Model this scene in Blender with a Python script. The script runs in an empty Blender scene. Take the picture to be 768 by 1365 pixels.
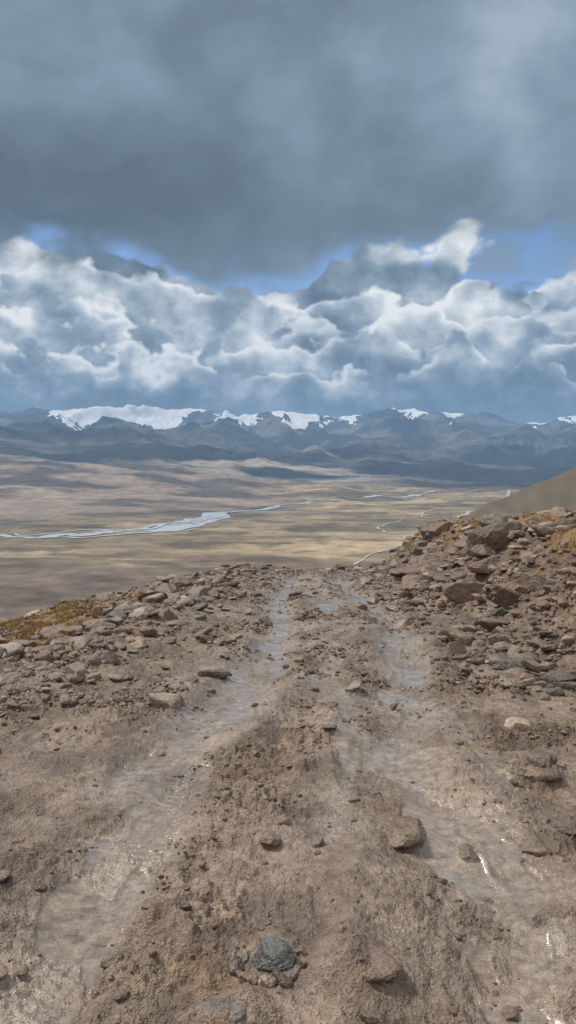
import bpy, bmesh, math, time
import numpy as np
rng=np.random.default_rng(7)
R=math.radians
# ------------------------------------------------------------ noise helpers
def _h(ix,iy,seed):
    n=(ix.astype(np.int64)*374761393+iy.astype(np.int64)*668265263+seed*1442695041)&0xffffffff
    n=((n^(n>>13))*1274126177)&0xffffffff
    n=(n^(n>>16))&0xffffffff
    return n
_G=np.stack([np.cos(np.arange(256)/256*2*np.pi),np.sin(np.arange(256)/256*2*np.pi)],1)
def perlin(x,y,seed=0):
    x0=np.floor(x);y0=np.floor(y);fx=x-x0;fy=y-y0
    u=fx*fx*fx*(fx*(fx*6-15)+10);v=fy*fy*fy*(fy*(fy*6-15)+10)
    def g(i,j,dx,dy):
        a=_h(x0+i,y0+j,seed)&255
        return _G[a,0]*dx+_G[a,1]*dy
    a=g(0,0,fx,fy);b=g(1,0,fx-1,fy);c=g(0,1,fx,fy-1);d=g(1,1,fx-1,fy-1)
    return ((a*(1-u)+b*u)*(1-v)+(c*(1-u)+d*u)*v)*1.5
def fbm(x,y,oct=4,seed=0,gain=.5):
    r=0;a=1;f=1
    for o in range(oct):
        r=r+a*perlin(x*f+o*17.3,y*f-o*9.1,seed+o);a*=gain;f*=2.03
    return r
def billow(x,y,oct=4,seed=0,gain=.5):
    r=0;a=1;f=1
    for o in range(oct):
        r=r+a*np.abs(perlin(x*f+o*17.3,y*f-o*9.1,seed+o));a*=gain;f*=2.03
    return r
def ridged(x,y,oct=5,seed=0,gain=.5):
    r=0;a=1;f=1;w=1;t=0
    for o in range(oct):
        n=1-np.abs(perlin(x*f+o*11.3,y*f+o*5.1,seed+o))*1.3
        n=np.clip(n,0,1)**2
        r=r+a*n*w;t+=a;w=np.clip(n*1.4,0,1);a*=gain;f*=2.05
    return r/t
def ss(a,b,x):
    t=np.clip((x-a)/(b-a),0,1);return t*t*(3-2*t)
def smax(a,b,k):
    h=np.clip(.5+.5*(a-b)/k,0,1);return b*(1-h)+a*h+k*h*(1-h)
# ------------------------------------------------------------ near ground
RUT_Y=[0,2.9,4.2,6.4,9.6,12.5,15.5,19,22,26]
RUTL=[-.95,-.9,-.8,-.42,-.12,-.2,-.16,.15,.7,1.6]
RUTR=[.7,.75,.74,.95,1.5,1.55,1.25,1.3,1.85,2.8]
RUTM=[.1,.2,.3,.4,.6,.7,.6,.6,1.1,2.0]
RUTW=[1.2,1.2,1.2,1.1,1.6,2.2,2.2,2.2,2.4,3.0]
RUTN=[-1.75,-1.5,-1.2,-.62,-.05,-.1,-.1,.15,.7,1.6]
def smooth_interp(y,xs,ys):
    d=.6
    return (np.interp(y-d,xs,ys)+np.interp(y,xs,ys)+np.interp(y+d,xs,ys))/3
def ruts(x,y):
    wob=.13*perlin(y*.8,y*0+3.3,5)+.11*perlin(x*1.6,y*1.2,6)+.045*perlin(x*5,y*4,7)
    L=x-smooth_interp(y,RUT_Y,RUTL)-wob
    Rr=x-smooth_interp(y,RUT_Y,RUTR)-wob*1.2
    M=x-smooth_interp(y,RUT_Y,RUTM)+wob*2
    W=x-smooth_interp(y,RUT_Y,RUTW)+wob*2
    Nn=x-smooth_interp(y,RUT_Y,RUTN)+wob
    return L,Rr,M,W,Nn
def gz(a,w): return np.exp(-(a/w)**2)
def near_parts(x,y):
    rad=np.sqrt(x*x+y*y)
    s=x/np.maximum(y,.3)
    g=-0.10*y
    re=np.interp(s,[-1.2,-.6,-.387,-.28,-.155,0,.11,.2,.3,.6,1.5],[9,11,13.8,17,22.5,26,27.5,30,34,38,45])
    re=re+.9*perlin(x*.45,y*.45,31)
    over=rad-re
    k=1.6
    drop=.38*(np.where(over>20,over,k*np.log1p(np.exp(np.clip(over/k,-30,30)))))
    g=g-drop
    foot=np.interp(y,[0,4,8,12,16,24,30],[3.3,3.1,2.7,2.3,2.4,2.8,3.6])+.25*perlin(x*.0+2,y*.6,8)
    bank=ss(0,2.4,x-foot)*1.36+ss(2.,10,x-foot)*.3
    g=g+bank
    berm=gz(x-np.interp(y,[6,9,14,20,26],[-2.6,-2.3,-1.9,-1.5,-1]),.8)*ss(5.5,9,y)
    g=g+.2*berm
    L,Rr,M,W,Nn=ruts(x,y)
    wl=np.interp(y,[1.5,5,9,20],[.28,.27,.27,.27]);
    brk=.5+.5*ss(-.35,.15,fbm(x*1.9,y*1.1,3,97))
    rm=np.clip(gz(L,wl)+gz(Rr,wl)+.85*gz(M,.18)*ss(3.,4.,y)*ss(24,14,y)+.8*gz(W,.16)*ss(2,3.5,y)*ss(11.,8,y)+.75*gz(Nn,.18)*ss(11,7,y),0,1)*brk
    road=ss(-2.5,-1.7,x-np.interp(y,[0,25],[0,.5]))*ss(2.9,2.2,x)
    sm=ss(-.15,.35,fbm(x*1.0+3,y*.55,3,88))*road
    return g,rm,road,bank,berm,L,Rr,over,sm,Nn
def puddle(x,y,rm): return ss(.40,.62,rm)*ss(.05,.28,fbm(x*2.2,y*.8,3,99)+.03)
def near_z(x,y,fine=True):
    g,rm,road,bank,berm,L,Rr,over,sm,Nn=near_parts(x,y)
    off=1-rm;pd=puddle(x,y,rm)
    g=g-.05*gz(L,.26)-.05*gz(Rr,.26)-.03*gz(Nn,.2)*ss(11,7,y)+.035*gz(np.abs(L)-.42,.13)+.035*gz(np.abs(Rr)-.42,.13)
    g=g+.09*fbm(x*.5,y*.5,2,1)*(1-.75*road)+.06*fbm(x*1.3,y*1.3,2,2)*(.3+.7*off)*(1-.4*road)
    calm=1-.55*sm
    rough=(.15+.85*off)*calm
    patch=ss(-.35,.35,perlin(x*1.1,y*1.1,77))
    g=g+.055*(billow(x*2.8,y*2.8,2,11)-.35)*rough*off
    if fine:
        g=g+.044*(billow(x*7,y*6,2,13)-.3)*rough*(.3+.7*patch)*(1-pd)
        g=g+.026*(billow(x*16,y*15,2,14)-.3)*(.25+.75*off)*calm*(.4+.6*patch)*(1-.92*pd)
        g=g+.012*fbm(x*33,y*31,3,15,.6)*(.25+.75*off)*(.5+.5*patch)*(1-.4*sm)*(1-.95*pd)
        jit=.15*perlin(x*5,y*5,57)
        tread=gz(L+.03,.24)*ss(8.5,6,y)*ss(-.3,.4,perlin(x*2.5,y*1.2,55)+.1)*(1-pd)
        g=g+.005*tread*np.sin(2*np.pi*(y+np.abs(L)*.6+jit*.1)/.055)
        tread=gz(Rr,.2)*ss(12,8,y)*ss(0,.5,perlin(x*2,y*1.2,56))*(1-pd)
        g=g+.004*tread*np.sin(2*np.pi*(y-np.abs(Rr)*.6+jit*.1)/.07)
        g=g+(1-pd)*(.016*np.abs(perlin(L*14,y*.8,58))*gz(L,.5)+.016*np.abs(perlin(Rr*14,y*.8,59))*gz(Rr,.5))
    for (sx,sy,rx,ry,h) in MOUNDS:
        q=((x-sx)/rx)**2+((y-sy)/ry)**2
        g=g+h*np.exp(-q**1.5)
    g=g+ bank/1.9*.28*(fbm(x*.9,y*.9,3,21))
    return g
MOUNDS=[(-.12,3.55,.19,.13,.05),(.55,3.6,.24,.13,.05),(-.52,2.85,.13,.13,.06),(.28,2.45,.16,.12,.04),(-.23,2.2,.16,.12,.04),
        (1.05,2.75,.2,.14,.05),(.9,3.4,.15,.1,.04),(-1.4,3.2,.2,.14,.05),(1.5,4.4,.25,.15,.07),(.3,5.2,.12,.1,.05),(.1,4.6,.2,.12,.04),(-.2,1.95,.2,.1,.04),(-1.1,2.35,.2,.12,.04),(1.2,2.1,.2,.14,.04)]
# ------------------------------------------------------------ valley + mountains
SC=[-1.2,-.55,-.387,-.25,-.1,0,.1,.25,.387,.55,1.2]
YR=[0,3500,4500,6000,8000,9500,11000,14000,17500,20000,24000,32000]
TB=np.array([
 [-400]*11,[-400]*11,
 [-330,-350,-365,-385,-400,-400,-400,-400,-400,-400,-400],
 [-180,-230,-260,-310,-370,-400,-400,-400,-400,-400,-390],
 [0,0,-40,-140,-280,-360,-392,-396,-396,-396,-360],
 [150,190,150,0,-150,-250,-325,-365,-360,-350,-280],
 [170,120,40,-40,-80,-150,-220,-260,-250,-240,-150],
 [350,250,180,130,90,70,40,20,20,20,50],
 [600,430,400,420,330,470,350,300,260,200,250],
 [850,880,860,900,740,960,760,650,540,420,400],
 [500]*11,[100]*11],float)
def table(x,y):
    s=np.clip(x/np.maximum(y,500),-1.2,1.2)
    yi=np.clip(np.searchsorted(YR,y,side='right')-1,0,len(YR)-2)
    YA=np.array(YR,float);ty=np.clip((y-YA[yi])/(YA[yi+1]-YA[yi]),0,1);ty=ty*ty*(3-2*ty)*.35+ty*.65
    SA=np.array(SC);si=np.clip(np.searchsorted(SA,s,side='right')-1,0,len(SC)-2)
    ts=np.clip((s-SA[si])/(SA[si+1]-SA[si]),0,1);ts=ts*ts*(3-2*ts)
    return (TB[yi,si]*(1-ts)+TB[yi,si+1]*ts)*(1-ty)+(TB[yi+1,si]*(1-ts)+TB[yi+1,si+1]*ts)*ty
def valley_z(x,y):
    wx=x+600*fbm(x/3000,y/3000,2,91);wy=y+600*fbm(x/3000+7,y/3000,2,92)
    z=table(x,y)
    yy=y+np.clip(-x-400,0,9000)*.45*ss(13000,9000,y)
    A=np.interp(yy,[0,5900,7500,9500,12000,15000,17500,20000,26000],[0,0,60,210,370,470,430,280,200])
    z=z+A*(ridged(wx/3400+.4,wy/4600,6,41,.46)-.42)*1.5
    z=z+np.interp(yy,[0,3500,5500,9000],[0,2,26,40])*fbm(x/600,y/800,4,45)*ss(-1500,1500,yy-4300)
    z=z+1.5*fbm(x/300,y/300,3,46)*ss(2500,3000,y)
    return z
def spur_z(x,y):
    z=-17+.40*np.minimum(x-200,0)+.30*np.maximum(x-200,0)-.8*np.maximum(140-x,0)-.45*np.sqrt((y-520)**2+40**2)+18
    return z+4*fbm(x/70,y/70,4,61)
def H(x,y,fine=True):
    rad=np.sqrt(x*x+y*y)
    z=near_z(x,y,fine)
    far=rad>60
    out=z.copy()
    if far.any():
        xf=x[far];yf=y[far]
        zz=z[far]+1.5*fbm(xf/25,yf/25,3,62)*ss(60,120,rad[far])
        zz=smax(zz,spur_z(xf,yf),12)
        zz=smax(zz,valley_z(xf,yf),30)
        out[far]=zz
    return out
# ------------------------------------------------------------ materials helpers
def new_mat(name):
    m=bpy.data.materials.new(name);m.use_nodes=True
    nt=m.node_tree;nt.nodes.clear();return m,nt
class N:
    def __init__(s,nt): s.nt=nt
    def n(s,t,**kw):
        nd=s.nt.nodes.new(t)
        for k,v in kw.items(): setattr(nd,k,v)
        return nd
    def link(s,a,b): s.nt.links.new(a,b)
    def setin(s,inp,v):
        if hasattr(v,'is_output') : s.link(v,inp)
        else: inp.default_value=v
    def m(s,op,a,b=0.0,c=0.0,clamp=False):
        nd=s.n('ShaderNodeMath',operation=op,use_clamp=clamp)
        s.setin(nd.inputs[0],a);s.setin(nd.inputs[1],b)
        if op in('MULTIPLY_ADD',): s.setin(nd.inputs[2],c)
        return nd.outputs[0]
    def vec(s,x,y,z=0.0):
        nd=s.n('ShaderNodeCombineXYZ');s.setin(nd.inputs[0],x);s.setin(nd.inputs[1],y);s.setin(nd.inputs[2],z);return nd.outputs[0]
    def ramp(s,f,pts,interp='LINEAR'):
        nd=s.n('ShaderNodeValToRGB');cr=nd.color_ramp;cr.interpolation=interp
        while len(cr.elements)<len(pts): cr.elements.new(.5)
        for e,(p,c) in zip(cr.elements,pts):
            e.position=p;e.color=(*c,1)
        s.setin(nd.inputs[0],f);return nd.outputs[0]
    def mr(s,v,a,b,c=0.0,d=1.0,t='SMOOTHSTEP'):
        nd=s.n('ShaderNodeMapRange',interpolation_type=t)
        s.setin(nd.inputs[0],v)
        for i,q in enumerate((a,b,c,d)): s.setin(nd.inputs[i+1],q)
        return nd.outputs[0]
    def noise(s,v,scale,detail=4,rough=.5,dist=0.0,dim='3D'):
        nd=s.n('ShaderNodeTexNoise',noise_dimensions=dim)
        s.setin(nd.inputs['Vector'],v);nd.inputs['Scale'].default_value=scale;nd.inputs['Detail'].default_value=detail
        nd.inputs['Roughness'].default_value=rough;nd.inputs['Distortion'].default_value=dist
        return nd.outputs[0]
    def voro(s,v,scale,detail=0,rough=.5,dim='3D'):
        nd=s.n('ShaderNodeTexVoronoi',voronoi_dimensions=dim,feature='F1',normalize=True)
        s.link(v,nd.inputs['Vector']);nd.inputs['Scale'].default_value=scale;nd.inputs['Detail'].default_value=detail
        nd.inputs['Roughness'].default_value=rough;nd.inputs['Lacunarity'].default_value=2.2
        return nd.outputs['Distance']
    def mix(s,f,a,b,bt='MIX'):
        nd=s.n('ShaderNodeMix',data_type='RGBA',blend_type=bt)
        s.setin(nd.inputs[0],f)
        for i,q in ((6,a),(7,b)):
            if hasattr(q,'is_output'): s.link(q,nd.inputs[i])
            else: nd.inputs[i].default_value=(*q,1) if len(q)==3 else q
        return nd.outputs[2]
    def attr(s,name):
        return s.n('ShaderNodeAttribute',attribute_name=name)
    def out(s,bsdf):
        o=s.n('ShaderNodeOutputMaterial');s.link(bsdf,o.inputs[0])
    def pbsdf(s,col,rough,normal=None,spec=.5):
        p=s.n('ShaderNodeBsdfPrincipled');s.setin(p.inputs['Base Color'],col if hasattr(col,'is_output') else (*col,1))
        s.setin(p.inputs['Roughness'],rough);s.setin(p.inputs['Specular IOR Level'],spec)
        if normal is not None: s.link(normal,p.inputs['Normal'])
        return p.outputs[0]
    def bump(s,h,strength,dist):
        b=s.n('ShaderNodeBump');s.setin(b.inputs['Strength'],strength);b.inputs['Distance'].default_value=dist
        s.link(h,b.inputs['Height']);return b.outputs[0]
def pos(k): return k.n('ShaderNodeNewGeometry').outputs['Position']
# mud
MUD,nt=new_mat('mud');k=N(nt);P=pos(k)
col=k.attr('col').outputs['Color'];wet=k.attr('wet').outputs['Fac']
n1=k.noise(P,14,4,.7);n2=k.noise(P,100,2,.65);vo=k.voro(P,38,1,.6)
c=k.mix(1,col,k.ramp(n1,[(.3,(.5,.48,.46)),(.7,(1.42,1.4,1.38))]),'MULTIPLY')
c=k.mix(1,c,k.ramp(n2,[(.3,(.7,.7,.7)),(.7,(1.24,1.24,1.24))]),'MULTIPLY')
rough=k.mr(k.m('ADD',wet,k.mr(n1,.45,.7,0,.15)),0.,1.,.62,.13,'LINEAR')
bh=k.m('ADD',k.m('MULTIPLY',n2,k.mr(wet,0,.9,1,.15)),k.m('MULTIPLY',n1,k.mr(wet,0.,1,1.8,.4)))
bh=k.m('SUBTRACT',bh,k.m('MULTIPLY',vo,k.mr(wet,0,.9,1.1,.1)))
k.out(k.pbsdf(c,rough,k.bump(bh,k.mr(wet,.5,1,1.,.2),.018),k.mr(wet,0,1,.42,.9)))
# rock
ROCK,nt=new_mat('rock');k=N(nt);P=pos(k)
col=k.attr('col').outputs['Color']
n1=k.noise(P,7,5,.65);n2=k.noise(P,60,2,.6)
c=k.mix(1,col,k.ramp(n1,[(.3,(.5,.48,.46)),(.7,(1.38,1.38,1.38))]),'MULTIPLY')
c=k.mix(1,c,k.ramp(n2,[(.35,(.68,.68,.68)),(.65,(1.22,1.22,1.22))]),'MULTIPLY')
k.out(k.pbsdf(c,k.mr(n1,.3,.7,.42,.7),k.bump(k.m('ADD',n1,k.m('MULTIPLY',n2,.35)),.9,.035),.4))
GRASS,nt=new_mat('dry_grass');k=N(nt)
k.out(k.pbsdf(k.attr('col').outputs['Color'],.8,None,.2))
# valley
VAL,nt=new_mat('valley_land');k=N(nt);P=pos(k)
col=k.attr('col').outputs['Color']
n1=k.noise(P,.012,5,.65);n2=k.noise(P,.0022,5,.6)
c=k.mix(1,col,k.ramp(n1,[(.3,(.70,.70,.70)),(.7,(1.28,1.28,1.28))]),'MULTIPLY')
c=k.mix(1,c,k.ramp(n2,[(.3,(.75,.75,.77)),(.7,(1.25,1.25,1.23))]),'MULTIPLY')
k.out(k.pbsdf(c,.9,k.bump(n1,.8,16.),.1))
SNOW,nt=new_mat('snow_and_rock');k=N(nt);P=pos(k)
col=k.attr('col').outputs['Color']
n1=k.noise(P,.006,5,.65)
sn=k.mr(k.m('ADD',k.attr('snow').outputs['Fac'],k.m('MULTIPLY',k.m('SUBTRACT',n1,.5),1.1)),.38,.62)
c=k.mix(sn,k.mix(1,col,k.ramp(n1,[(.3,(.65,.65,.65)),(.7,(1.35,1.35,1.35))]),'MULTIPLY'),(.93,.94,.96))
k.out(k.pbsdf(c,.9,k.bump(n1,.8,30.),.1))
WAT,nt=new_mat('river_water');k=N(nt);P=pos(k)
k.out(k.pbsdf((.5,.53,.54),.2,k.bump(k.noise(P,.05,3,.5),.1,.5),.5))
TRK,nt=new_mat('pale_track_gravel');k=N(nt);P=pos(k)
k.out(k.pbsdf(k.ramp(k.noise(P,.03,3,.5),[(.3,(.38,.34,.28)),(.7,(.5,.45,.38))]),.9,None,.2))
# ------------------------------------------------------------ mesh helper
def mk(name,co,quads,mat,attrs={},smooth=True,tris=False):
    me=bpy.data.meshes.new(name);n=len(co);f=len(quads);w=quads.shape[1]
    me.vertices.add(n);me.vertices.foreach_set('co',np.ascontiguousarray(co,dtype=np.float32).ravel())
    me.loops.add(f*w);me.loops.foreach_set('vertex_index',quads.astype(np.int32).ravel())
    me.polygons.add(f);me.polygons.foreach_set('loop_start',np.arange(0,f*w,w,dtype=np.int32))
    me.polygons.foreach_set('loop_total',np.full(f,w,dtype=np.int32))
    me.polygons.foreach_set('use_smooth',np.full(f,smooth,dtype=bool))
    for an,v in attrs.items():
        if v.ndim==2:
            a=me.attributes.new(an,'FLOAT_COLOR','POINT')
            a.data.foreach_set('color',np.concatenate([v,np.ones((n,1))],1).astype(np.float32).ravel())
        else:
            a=me.attributes.new(an,'FLOAT','POINT');a.data.foreach_set('value',v.astype(np.float32).ravel())
    me.update(calc_edges=True)
    me.materials.append(mat)
    o=bpy.data.objects.new(name,me);bpy.context.scene.collection.objects.link(o);return o
def sub(co,quads,mask,attrs):
    q=quads[mask];u,inv=np.unique(q,return_inverse=True)
    return co[u],inv.reshape(q.shape),{a:v[u] for a,v in attrs.items()}
def polar(ang,rad):
    A,Rd=np.meshgrid(ang,rad);x=(np.sin(A)*Rd).ravel();y=(np.cos(A)*Rd).ravel()
    na=len(ang);nr=len(rad);i=np.arange(na*nr).reshape(nr,na)
    q=np.stack([i[:-1,:-1].ravel(),i[:-1,1:].ravel(),i[1:,1:].ravel(),i[1:,:-1].ravel()],1)
    return x,y,q
def lerp(a,b,t): return a*(1-t[:,None])+b*t[:,None]
C=lambda *a: np.array(a,float)[None,:]
T0=time.time()
# ---- near sheet
ang=np.concatenate([np.radians(np.arange(-85,-27,.5)),np.radians(np.arange(-27,27,.07)),np.radians(np.arange(27,85.1,.5))])
rad=np.concatenate([np.exp(np.arange(np.log(.5),np.log(1.6),.02)),np.exp(np.arange(np.log(1.6),np.log(36),.005)),np.exp(np.arange(np.log(36.1),np.log(1500),.02))])
x,y,q=polar(ang,rad)
z=H(x,y)
g,rm,road,bank,berm,L,Rr,over,sm,Nn=near_parts(x,y)
def grass_mask(x,y):
    a=np.maximum(gz(np.hypot((x+3.9)/1.7,(y-11.9)/2.6),1.),gz(np.hypot((x+3.4)/1.2,(y-9.6)/1.4),1.))*1.6-.3+.6*fbm(x*1.9,y*1.9,3,101)
    b=0
    for (gx,gy,gw,gh) in [(4.6,11.4,.7,1.),(5.4,14.8,.9,1.4),(4.0,9.2,.4,.6),(4.8,19,1.1,1.8),(6.3,18,1.2,1.8),(3.8,24,1.,1.8),(5.,25,1.2,2)]:
        b=np.maximum(b,gz(np.hypot((x-gx)/gw,(y-gy)/gh),1.)*1.6-.3+.6*fbm(x*1.9,y*1.9,3,102))
    return np.clip(np.clip(a,0,1)+np.clip(b,0,1)*ss(.2,.6,near_parts(x,y)[3]),0,1)
gm=grass_mask(x,y)
base=lerp(C(.195,.142,.103),C(.285,.217,.163),ss(-.4,.4,fbm(x*1.2,y*1.2,3,201)))
base=lerp(base,C(.122,.086,.062),ss(0,.5,fbm(x*2.2,y*1.6,3,203))*.75)
base=lerp(base,C(.27,.225,.18),rm*.8)
base=lerp(base,C(.155,.10,.07),ss(.2,1,bank)*.7)
base=lerp(base,C(.28,.165,.06),gm*.85)
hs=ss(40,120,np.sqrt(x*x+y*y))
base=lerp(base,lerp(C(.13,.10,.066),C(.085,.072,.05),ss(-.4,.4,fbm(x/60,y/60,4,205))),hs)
wetm=np.clip(.5*rm+.6*puddle(x,y,rm)+.3*sm*road+.08*road,0,1)*ss(34,28,np.sqrt(x*x+y*y))
at={'col':base,'wet':wetm}
co=np.stack([x,y,z],1)
cx=x[q].mean(1);cy=y[q].mean(1)
rmask=(cx>-1.9+.02*cy)&(cx<2.45)&(cy<30)
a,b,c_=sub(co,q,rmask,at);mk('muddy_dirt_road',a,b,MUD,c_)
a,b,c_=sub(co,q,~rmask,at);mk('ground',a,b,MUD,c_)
# ---- valley sheet
ang=np.concatenate([np.radians(np.arange(-70,-27,.5)),np.radians(np.arange(-27,27,.07)),np.radians(np.arange(27,70.1,.5))])
rad=np.concatenate([np.exp(np.arange(np.log(900),np.log(7000),.009)),np.exp(np.arange(np.log(7000),np.log(23000),.005)),np.exp(np.arange(np.log(23000),np.log(36000),.03))])
x,y,q=polar(ang,rad)
z=valley_z(x,y)-6*ss(1500,1400,np.sqrt(x*x+y*y))
s=x/y
bandn=fbm(x/1400,y/500,4,301)
col=lerp(C(.215,.168,.11),C(.40,.31,.20),ss(-.3,.35,bandn))  # pale end of the band noise paints sunlit patches into the land colour
col=lerp(col,C(.12,.108,.075),ss(.05,.45,fbm(x/1100,y/420+5,4,302))*.8)  # darker olive bands stand in for cloud shadow on the plain
col=lerp(col,C(.19,.145,.115),ss(2700,2100,y+300*bandn))
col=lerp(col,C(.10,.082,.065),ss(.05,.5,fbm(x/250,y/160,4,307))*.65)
yl=y+x*.15+250*bandn
left=ss(3600,4600,yl+np.clip(-s,-.3,.5)*1500)*ss(.12,-.06,s+.00003*(y-4000))
col=lerp(col,lerp(C(.11,.095,.085),C(.32,.25,.195),ss(-.3,.4,fbm(x/900,y/600,5,303))),left)
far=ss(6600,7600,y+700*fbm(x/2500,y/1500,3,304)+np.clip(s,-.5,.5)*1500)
fcol=lerp(C(.04,.045,.052),C(.13,.125,.12),ss(-.05,.5,fbm(x/2200,y/1300,4,305)))  # dark slopes: cloud shadow put into the rock colour
fcol=lerp(fcol,C(.36,.31,.25),ss(.05,.4,fbm(x/1600+4,y/900,3,306))*ss(11500,9500,y)*ss(.22,.08,np.abs(s+.02)))  # pale tan paints a sunlit patch on the central foothills
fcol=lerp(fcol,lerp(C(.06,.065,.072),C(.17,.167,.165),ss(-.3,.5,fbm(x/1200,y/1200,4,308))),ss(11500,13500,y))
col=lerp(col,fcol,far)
sp=s+.014*fbm(x/1500,y/1500,3,311)
thr=np.full(len(x),1300.)
for (s0,s1,t) in [(-.32,-.13,330),(-.10,-.04,320),(-.015,.035,90),(.035,.10,470),(.15,.185,430),(.20,.235,500),(.315,.35,180),(.36,.39,300)]:
    inside=ss(s0-.025,s0+.02,sp)*ss(s1+.025,s1-.02,sp)
    thr=np.minimum(thr,1300-(1300-t)*inside)
dzx=(valley_z(x+60,y)-z)/60;dzy=(valley_z(x,y+60)-z)/60
slope=np.hypot(dzx,dzy)
hollow=fbm(x/450,y/1400,4,312)
snow=np.clip(.5+(z-thr-260*hollow-400*np.clip(slope-.33,0,1)-250*np.clip(dzx*1.,-.5,.5))/160,0,1)*ss(14500,15500,y)
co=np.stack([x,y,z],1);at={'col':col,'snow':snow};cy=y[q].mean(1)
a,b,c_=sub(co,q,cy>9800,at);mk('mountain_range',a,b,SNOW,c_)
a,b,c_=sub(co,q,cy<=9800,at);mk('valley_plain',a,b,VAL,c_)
# ---- ribbons
def ribbon(pts,n=160,off=2.,jit=0.,seed=0,ws=1.):
    P=np.array(pts,float);t=np.arange(len(P));tt=np.linspace(0,len(P)-1,n)
    def cr(v):
        i=np.clip(tt.astype(int),0,len(v)-2);f=tt-i;vm=np.concatenate([[2*v[0]-v[1]],v,[2*v[-1]-v[-2]]])
        p0,p1,p2,p3=vm[i],vm[i+1],vm[i+2],vm[i+3]
        return .5*((2*p1)+(-p0+p2)*f+(2*p0-5*p1+4*p2-p3)*f*f+(-p0+3*p1-3*p2+p3)*f**3)
    X,Y,W=cr(P[:,0]),cr(P[:,1]),cr(P[:,2])*ws
    X=X+jit*perlin(tt*1.7,tt*0+seed+.3,seed);Y=Y+1.5*jit*perlin(tt*2.3,tt*0+seed+9.4,seed+1)
    W=np.maximum(W*(1+.8*perlin(tt*3.7,tt*0+.5,seed+2)),1.5)
    dx=np.gradient(X);dy=np.gradient(Y);l=np.hypot(dx,dy);nx,ny=-dy/l,dx/l
    m=5;us=np.linspace(-.5,.5,m)
    XX=(X[:,None]+nx[:,None]*us*W[:,None]).ravel();YY=(Y[:,None]+ny[:,None]*us*W[:,None]).ravel()
    ZZ=valley_z(XX,YY)+off
    i=np.arange(n*m).reshape(n,m);q=np.stack([i[:-1,:-1].ravel(),i[1:,:-1].ravel(),i[1:,1:].ravel(),i[:-1,1:].ravel()],1)
    return np.stack([XX,YY,ZZ],1),q
def joinr(name,rs,mat):
    vs=[];qs=[];o=0
    for v,q in rs: vs.append(v);qs.append(q+o);o+=len(v)
    mk(name,np.concatenate(vs),np.concatenate(qs),mat)
riv=[
 ([(-1700,3130,20),(-1229,3177,35),(-1040,3190,60),(-839,3283,120),(-703,3424,130),(-515,3546,170),(-460,3747,130),(-384,4053,90),(-365,4317,60),(-198,4463,55),(-20,4786,60),(80,4904,60),(150,4960,20)],60,1),
 ([(-1229,3230,10),(-900,3370,40),(-600,3640,50),(-470,3880,50),(-390,4180,40),(-300,4420,30)],90,2),
 ([(-1250,3110,10),(-900,3140,30),(-650,3270,35),(-440,3420,15)],40,3),
 ([(560,5450,30),(700,5560,150),(900,5750,190),(1040,5900,60)],20,4),
 ([(-100,4600,12),(150,4980,16),(420,5300,12),(620,5500,30)],70,5),
 ([(1000,5900,30),(1300,6100,22),(1700,6200,18)],40,6),
 ([(-900,3300,10),(-650,3500,26),(-500,3700,35),(-400,3880,30),(-330,4050,10)],60,7)]
joinr('river',[ribbon(p,220,2.2+.35*i,j,sd,.85) for i,(p,j,sd) in enumerate(riv)],WAT)
trk=[([(180,2300,10),(270,2560,10),(360,2760,10),(470,2950,10),(500,3150,11),(440,3300,10),(430,3500,9),(560,3800,9),(700,4000,10)],20,11),
     ([(560,3150,14),(735,3390,17),(800,3450,18),(860,3700,18),(850,3900,18),(1000,4200,20),(1250,4600,22),(1560,5300,24),(1800,6100,26)],35,12),
     ([(700,4000,10),(900,4500,12),(1250,4600,12)],40,13)]
joinr('distant_dirt_track',[ribbon(p,200,2.2+.3*i,j,sd) for i,(p,j,sd) in enumerate(trk)],TRK)
# ------------------------------------------------------------ rocks
def ico(sub_):
    bm=bmesh.new();bmesh.ops.create_icosphere(bm,subdivisions=sub_,radius=1)
    v=np.array([p.co[:] for p in bm.verts]);f=np.array([[p.index for p in fc.verts] for fc in bm.faces]);bm.free();return v,f
ICO={l:ico(l) for l in (2,3,4)}
def template(l):
    v,f=ICO[l];v=v/np.linalg.norm(v,axis=1)[:,None]
    K=rng.integers(7,12);nn=rng.normal(size=(K,3));nn/=np.linalg.norm(nn,axis=1)[:,None]
    nn=np.concatenate([nn,[[.08,.05,1],[0,0,-1]]]);nn/=np.linalg.norm(nn,axis=1)[:,None];K+=2
    dd=rng.uniform(.5,.92,K);dd[-2]=rng.uniform(.5,.8)
    dot=v@nn.T
    r=np.min(np.where(dot>.05,dd/np.maximum(dot,.05),9),axis=1);r=np.minimum(r,1.2)
    r=r*(1+rng.normal(size=len(r))*(.012 if l>2 else .03))
    v2=v*r[:,None]
    if l>=3:
        v2=v2*(1+.05*perlin(v[:,0]*3+v[:,2]*2,v[:,1]*3,int(rng.integers(99))))[:,None]
    return v2,f
TEM={l:[template(l) for _ in range(24)] for l in (2,3,4)}
PAL=np.array([[.28,.20,.145],[.32,.235,.175],[.23,.175,.13],[.21,.175,.145],[.17,.148,.13],[.38,.305,.235],[.25,.17,.12],[.20,.135,.10]])
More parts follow.
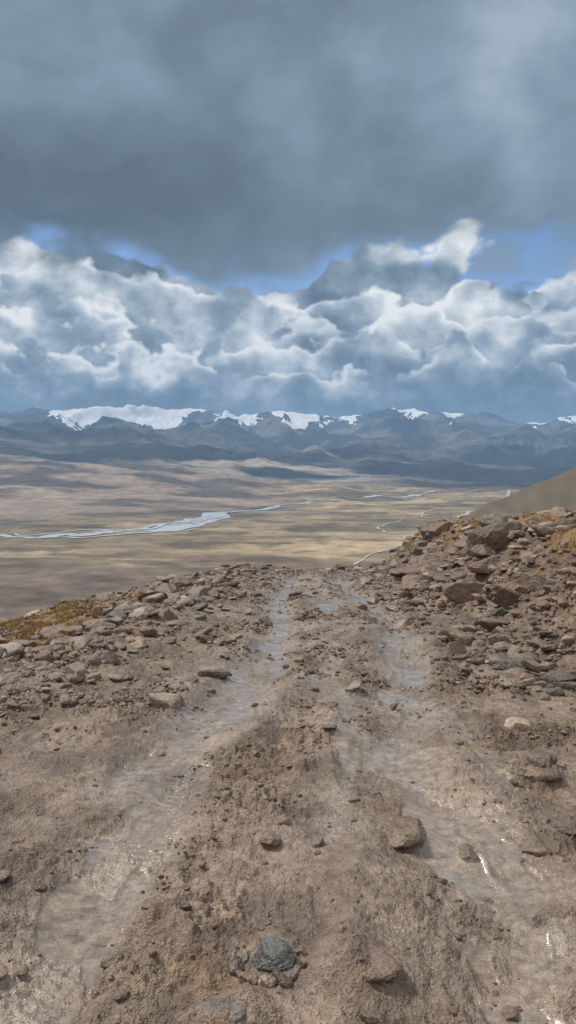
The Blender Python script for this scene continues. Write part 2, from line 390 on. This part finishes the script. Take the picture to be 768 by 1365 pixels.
def rocks(name,xs,ys,rs,l,flat=(.45,.8),sink=.25,mud=0.3,cols=None):
    n=len(xs);zs=H(xs,ys,True);t=rng.integers(0,24,n);V=[];F=[];Cc=[];o=0
    pc=PAL[rng.integers(0,len(PAL),n)]*rng.uniform(.55,1.15,(n,1))
    mudc=np.array([.175,.128,.094])
    mw=np.clip(rng.normal(mud,.25,n),0,1)[:,None]
    pc=pc*(1-mw)+mudc*mw
    if cols is not None: pc=cols
    for ti in range(24):
        idx=np.where(t==ti)[0]
        if len(idx)==0: continue
        tv,tf=TEM[l][ti];m=len(idx)
        sc=rng.uniform(.7,1.3,(m,3))*rs[idx][:,None];sc[:,2]=rs[idx]*rng.uniform(*flat,m)
        v=tv[None]*sc[:,None,:]
        a=rng.uniform(0,2*np.pi,m);ca,sa=np.cos(a)[:,None],np.sin(a)[:,None]
        tl=rng.normal(0,.25,m);ct,st=np.cos(tl)[:,None],np.sin(tl)[:,None]
        X,Y,Z=v[...,0],v[...,1],v[...,2]
        Y,Z=Y*ct-Z*st,Y*st+Z*ct
        X,Y=X*ca-Y*sa,X*sa+Y*ca
        X=X+xs[idx][:,None];Y=Y+ys[idx][:,None];Z=Z+(zs[idx]+rs[idx]*(.5-sink)*.6)[:,None]
        v=np.stack([X,Y,Z],-1).reshape(-1,3);nv=len(tv)
        V.append(v);F.append((tf[None]+(np.arange(m)*nv)[:,None,None]).reshape(-1,3)+o);o+=m*nv
        Cc.append(np.repeat(pc[idx],nv,0))
    return np.concatenate(V),np.concatenate(F),np.concatenate(Cc)
def mkrocks(name,parts):
    V=[];F=[];Cc=[];o=0
    for v,f,c in parts: V.append(v);F.append(f+o);Cc.append(c);o+=len(v)
    mk(name,np.concatenate(V),np.concatenate(F),ROCK,{'col':np.concatenate(Cc)},smooth=False)
def power(n,a,b,p=2.2):
    u=rng.random(n);e=1-p;return (a**e+u*(b**e-a**e))**(1/e)
def scatter(n,x0,x1,y0,y1,dens):
    X=rng.uniform(x0,x1,n*6);
    Y=rng.uniform(y0,y1,n*6);p=dens(X,Y);k_=rng.random(n*6)<p;return X[k_][:n],Y[k_][:n]
def offrut(x,y):
    g,rm,road,bank,berm,L,Rr,over,sm,Nn=near_parts(x,y);return rm,road,bank,berm,over,sm
def d1(x,y):
    rm,road,bank,berm,over,sm=offrut(x,y);cl=ss(-.1,.5,perlin(x*1.1,y*1.1,77)+.5*perlin(x*3,y*3,78))
    return (1-.88*rm)*(.10+.9*cl**2)*(over<1)*(1-.75*sm)*.5
parts=[]
X,Y=scatter(10000,-3.2,3.4,1.3,7.5,d1);parts.append(rocks('g',X,Y,power(len(X),.006,.03,2.4),2,(.5,.9),.3,.85))
X,Y=scatter(14000,-6,4.,6,28,lambda x,y:np.clip(d1(x,y)*2.2,0,1));parts.append(rocks('g',X,Y,power(len(X),.014,.055,2.4),2,(.5,.9),.2,.65))
mkrocks('gravel',parts)
def d2(x,y):
    rm,road,bank,berm,over,sm=offrut(x,y)
    cl=ss(-.3,.4,perlin(x*.9,y*.9,87))
    side=1-road
    return (1-rm)**2*np.clip(.06+.5*side*ss(4,7,y)+.8*berm+.6*ss(.0,.3,bank)+.5*ss(5,7.5,y)*ss(1.5,2.1,x),0,1)*(.3+.7*cl)*(over<2.5)*(1-.9*grass_mask(x,y))
parts=[]
X,Y=scatter(750,-3,3.5,2.2,7,d2);parts.append(rocks('s',X,Y,power(len(X),.018,.075,2.4),3,(.4,.75),.35,.6))
X,Y=scatter(9000,-7,10,6,32,d2);parts.append(rocks('s',X,Y,power(len(X),.033,.18,2.15),3,(.35,.8),.15,.25))
mkrocks('rock_rubble',parts)
def d3(x,y):
    rm,road,bank,berm,over,sm=offrut(x,y)
    gm=grass_mask(x,y)
    return (1-rm)**4*(1-road*.97)*np.clip(.5*berm+1.*ss(.1,.5,bank),0,1)*(over<2)*(1-gm)
parts=[]
X,Y=scatter(750,2.2,12,8,33,d3);parts.append(rocks('b',X,Y,power(len(X),.12,.40,2.25),4,(.4,.75),.3,.12))
X,Y=scatter(90,-5,-.6,8.5,27,d3);parts.append(rocks('b',X,Y,power(len(X),.09,.24,2.2),4,(.4,.8),.25,.2))
pl=np.array([[4.0,14.3,.6],[3.3,16.5,.45],[3.2,12.6,.36],[2.7,15.5,.36],[3.2,18.5,.45],[3.3,10.8,.3],[2.9,10.1,.24],
 [-1.95,12.3,.27],[-1.75,10.4,.23],[-2.2,10.2,.18],[-3.0,8.3,.16],[-1.6,13.6,.25],[-2.3,14,.22],[2.3,7.6,.15],[2.5,6.9,.14],[1.55,4.4,.11],[1.75,5.4,.12],[2.1,9.3,.2],[1.9,8.3,.16]])
parts.append(rocks('b',pl[:,0],pl[:,1],pl[:,2],4,(.5,.75),.3,.1))
mkrocks('boulders',parts)
M=np.array(MOUNDS);cc=np.array([[.19,.14,.105]]*len(M));cc[4]=[.16,.135,.12]
v1=rocks('m',M[:,0],M[:,1],M[:,2]*.6,4,(.26,.36),.8,.9,cc)
v2=rocks('m',np.array([-.065]),np.array([2.47]),np.array([.072]),4,(.5,.55),.1,0,np.array([[.12,.12,.12]]))
ra=np.linspace(2.6,6.6,9);v3=rocks('m',-.065+.115*np.cos(ra),2.46+.10*np.sin(ra),rng.uniform(.02,.034,9),3,(.7,.9),0,.7)
mkrocks('half_buried_stones',[v1,v2,v3])
# ------------------------------------------------------------ grass
def d4(x,y): return grass_mask(x,y)*(offrut(x,y)[4]<2.5)*ss(-.3,.3,perlin(x*2.3,y*2.3,66))
Xa,Ya=scatter(16000,-6,-2.,7.5,15,d4);Xb,Yb=scatter(24000,3.,9,8.5,28,d4)
X=np.concatenate([Xa,Xb]);Y=np.concatenate([Ya,Yb]);n=len(X);Z=H(X,Y)-.01
h=rng.uniform(.03,.095,n);a=rng.uniform(0,2*np.pi,n);w=.004+h*.06;lx=rng.normal(0,.6,n)*h;ly=rng.normal(0,.6,n)*h
v=np.stack([np.stack([X-w*np.cos(a),Y-w*np.sin(a),Z],1),np.stack([X+w*np.cos(a),Y+w*np.sin(a),Z],1),np.stack([X+lx,Y+ly,Z+h],1)],1).reshape(-1,3)
gc=lerp(C(.40,.235,.08),C(.25,.165,.07),rng.random(n))*rng.uniform(.7,1.2,(n,1))
mk('dry_grass',v,np.arange(3*n).reshape(-1,3),GRASS,{'col':np.repeat(gc,3,0)},smooth=False)
# ------------------------------------------------------------ haze air over the valley
HZ,nt=new_mat('valley_haze');k=N(nt)
ab=k.n('ShaderNodeVolumeAbsorption');ab.inputs[0].default_value=(0,0,0,1);SG=4.8e-5;ab.inputs[1].default_value=SG
em=k.n('ShaderNodeEmission');em.inputs[0].default_value=(.195,.33,.51,1);em.inputs[1].default_value=SG  # haze volume glows by itself; emission stands in for scattered light
ad=k.n('ShaderNodeAddShader');k.link(ab.outputs[0],ad.inputs[0]);k.link(em.outputs[0],ad.inputs[1])
o=k.n('ShaderNodeOutputMaterial');k.link(ad.outputs[0],o.inputs['Volume'])
bx=np.array([[sx,sy,sz] for sx in(-30000,30000) for sy in(850,38000) for sz in(-900,1150)],float)
bq=np.array([[0,1,3,2],[4,6,7,5],[0,4,5,1],[2,3,7,6],[0,2,6,4],[1,5,7,3]])
mk('haze',bx,bq,HZ,smooth=False)
# ------------------------------------------------------------ world
SUN_EL=48;SUN_AZ=-50
wd=bpy.data.worlds.new('World');bpy.context.scene.world=wd;wd.use_nodes=True
nt=wd.node_tree;nt.nodes.clear();k=N(nt)
D=k.n('ShaderNodeTexCoord').outputs['Generated']
nz=k.n('ShaderNodeVectorMath',operation='NORMALIZE');k.link(D,nz.inputs[0])
sep=k.n('ShaderNodeSeparateXYZ');k.link(nz.outputs[0],sep.inputs[0]);dx,dy,dz=sep.outputs
az=k.m('ARCTAN2',dx,dy);el=k.m('ARCSINE',dz)
sky=k.n('ShaderNodeTexSky',sky_type='NISHITA');sky.sun_disc=False;sky.sun_elevation=R(SUN_EL);sky.sun_rotation=R(SUN_AZ);sky.altitude=3500
skyc=k.mix(1,sky.outputs[0],(.12,.13,.14),'MULTIPLY')
pv=k.vec(az,k.m('MULTIPLY',el,1.3),0)
def vadd(a,b,op='ADD'):
    nd=k.n('ShaderNodeVectorMath',operation=op);k.setin(nd.inputs[0],a);k.setin(nd.inputs[1],b);return nd.outputs[0]
def vscale(a,f):
    nd=k.n('ShaderNodeVectorMath',operation='SCALE');k.link(a,nd.inputs[0]);nd.inputs['Scale'].default_value=f;return nd.outputs[0]
wn=k.n('ShaderNodeTexNoise',noise_dimensions='2D');k.link(pv,wn.inputs['Vector']);wn.inputs['Scale'].default_value=20;wn.inputs['Detail'].default_value=3;wn.inputs['Roughness'].default_value=.6
pw=vadd(pv,vscale(vadd(wn.outputs['Color'],(-.5,-.5,-.5)),.024))
hz=k.noise(pv,4.5,2,.5,0,'2D');fine=k.noise(pv,20,4,.6,0,'2D')
cur=skyc
LAY=[(.245,.205,9,.045),(.205,.17,11,.038),(.165,.15,13,.034),(.128,.12,15,.026),(.098,.085,18,.02)]
for i,(e0,e1,sc,w) in enumerate(LAY):
    off=(i*3.7+1.3,i*5.1+.7,0)
    bn=k.noise(vadd(pv,off),5.5+i*1.5,3,.5,0,'2D')
    vo=k.voro(vadd(pw,off),sc,3,.55,'2D')
    t=k.m('ADD',k.mr(az,-.38,.38,e0,e1,'LINEAR'),k.m('MULTIPLY',k.m('SUBTRACT',bn,.5),.24-.02*i))
    t=k.m('ADD',t,k.m('MULTIPLY',k.m('SUBTRACT',.4,vo),.085-.009*i))
    d=k.m('SUBTRACT',t,el)
    msk=k.mr(d,-.004,.008 if i else .011)
    edge=k.m('EXPONENT',k.m('MULTIPLY',k.m('MAXIMUM',d,0),-1/w))
    lit=k.mr(k.noise(vadd(pv,(i*2.1,9-i*1.9,0)),8,2,.5,0,'2D'),.40,.60,.12,1)
    tone=k.m('MULTIPLY',k.m('MULTIPLY',edge,lit),.84)
    tone=k.m('ADD',tone,k.m('MULTIPLY',k.m('SUBTRACT',fine,.5),.7))
    tone=k.m('ADD',tone,k.m('MULTIPLY',k.m('SUBTRACT',hz,.5),1.2))
    tone=k.m('ADD',tone,k.m('MULTIPLY',k.m('SUBTRACT',.4,vo),.9))
    tone=k.m('ADD',tone,.285-.02*i)
    cc=k.ramp(tone,[(0,(.105,.155,.215)),(.25,(.17,.235,.31)),(.5,(.30,.38,.47)),(.75,(.58,.65,.72)),(1,(.92,.94,.96))])
    cur=k.mix(msk,cur,cc)
s1=cur
cv=k.vec(az,k.m('MULTIPLY',el,1.5),0)
c1=k.noise(vadd(cv,(5.3,2.2,0)),2.4,4,.45,.1,'2D');c2=k.noise(vadd(cv,(1.3,7.2,0)),8,5,.5,.15,'2D')
ct=k.m('ADD',k.m('MULTIPLY',c1,.8),k.m('MULTIPLY',c2,.5))
ct=k.m('ADD',ct,k.mr(az,.1,.4,0,.15));
ct=k.m('ADD',ct,k.mr(k.m('ABSOLUTE',k.m('SUBTRACT',el,.31)),.0,.16,-.16,0.08))
ceil=k.ramp(ct,[(.4,(.115,.155,.205)),(.65,(.17,.23,.30)),(.85,(.245,.33,.425)),(1.0,(.36,.45,.55))])
c3=k.noise(vadd(cv,(4.3,3.2,0)),5,3,.5,.1,'2D')
cb=k.mr(k.m('ADD',k.m('ADD',el,k.m('MULTIPLY',k.m('SUBTRACT',c2,.5),.13)),k.m('MULTIPLY',k.m('SUBTRACT',c3,.5),.13)),.208,.258)
s2=k.mix(cb,s1,ceil)
zen=k.mr(el,.6,1.1);beh=k.mr(dy,.1,-.5)
bf=k.m('MAXIMUM',zen,k.m('MULTIPLY',beh,.8))
s3=k.mix(bf,s2,(.82,.81,.80))
s4=k.mix(k.mr(el,.07,.03,0,.3),s3,(.17,.245,.335))
s5=k.mix(k.mr(el,-.01,-.05),s4,(.12,.12,.11))
bg=k.n('ShaderNodeBackground');k.link(s5,bg.inputs[0]);bg.inputs[1].default_value=1
wo=k.n('ShaderNodeOutputWorld');k.link(bg.outputs[0],wo.inputs[0])
wd.cycles.sampling_method='MANUAL';wd.cycles.sample_map_resolution=512
# sun
sl=bpy.data.lights.new('sun','SUN');sl.energy=3.5;sl.angle=R(8);sl.color=(1,.94,.86)
so=bpy.data.objects.new('sun',sl);bpy.context.scene.collection.objects.link(so)
so.rotation_euler=(R(90-SUN_EL),0,R(180-SUN_AZ))
# camera
cd=bpy.data.cameras.new('camera');cam=bpy.data.objects.new('camera',cd);bpy.context.scene.collection.objects.link(cam)
cd.sensor_fit='VERTICAL';cd.sensor_height=36;cd.lens=26.19;cd.clip_start=.05;cd.clip_end=120000
cam.location=(0,0,1.6);cam.rotation_euler=(R(90-5.32),0,0)
bpy.context.scene.camera=cam
vs=bpy.context.scene.view_settings;vs.view_transform='Standard';vs.look='None';vs.exposure=0
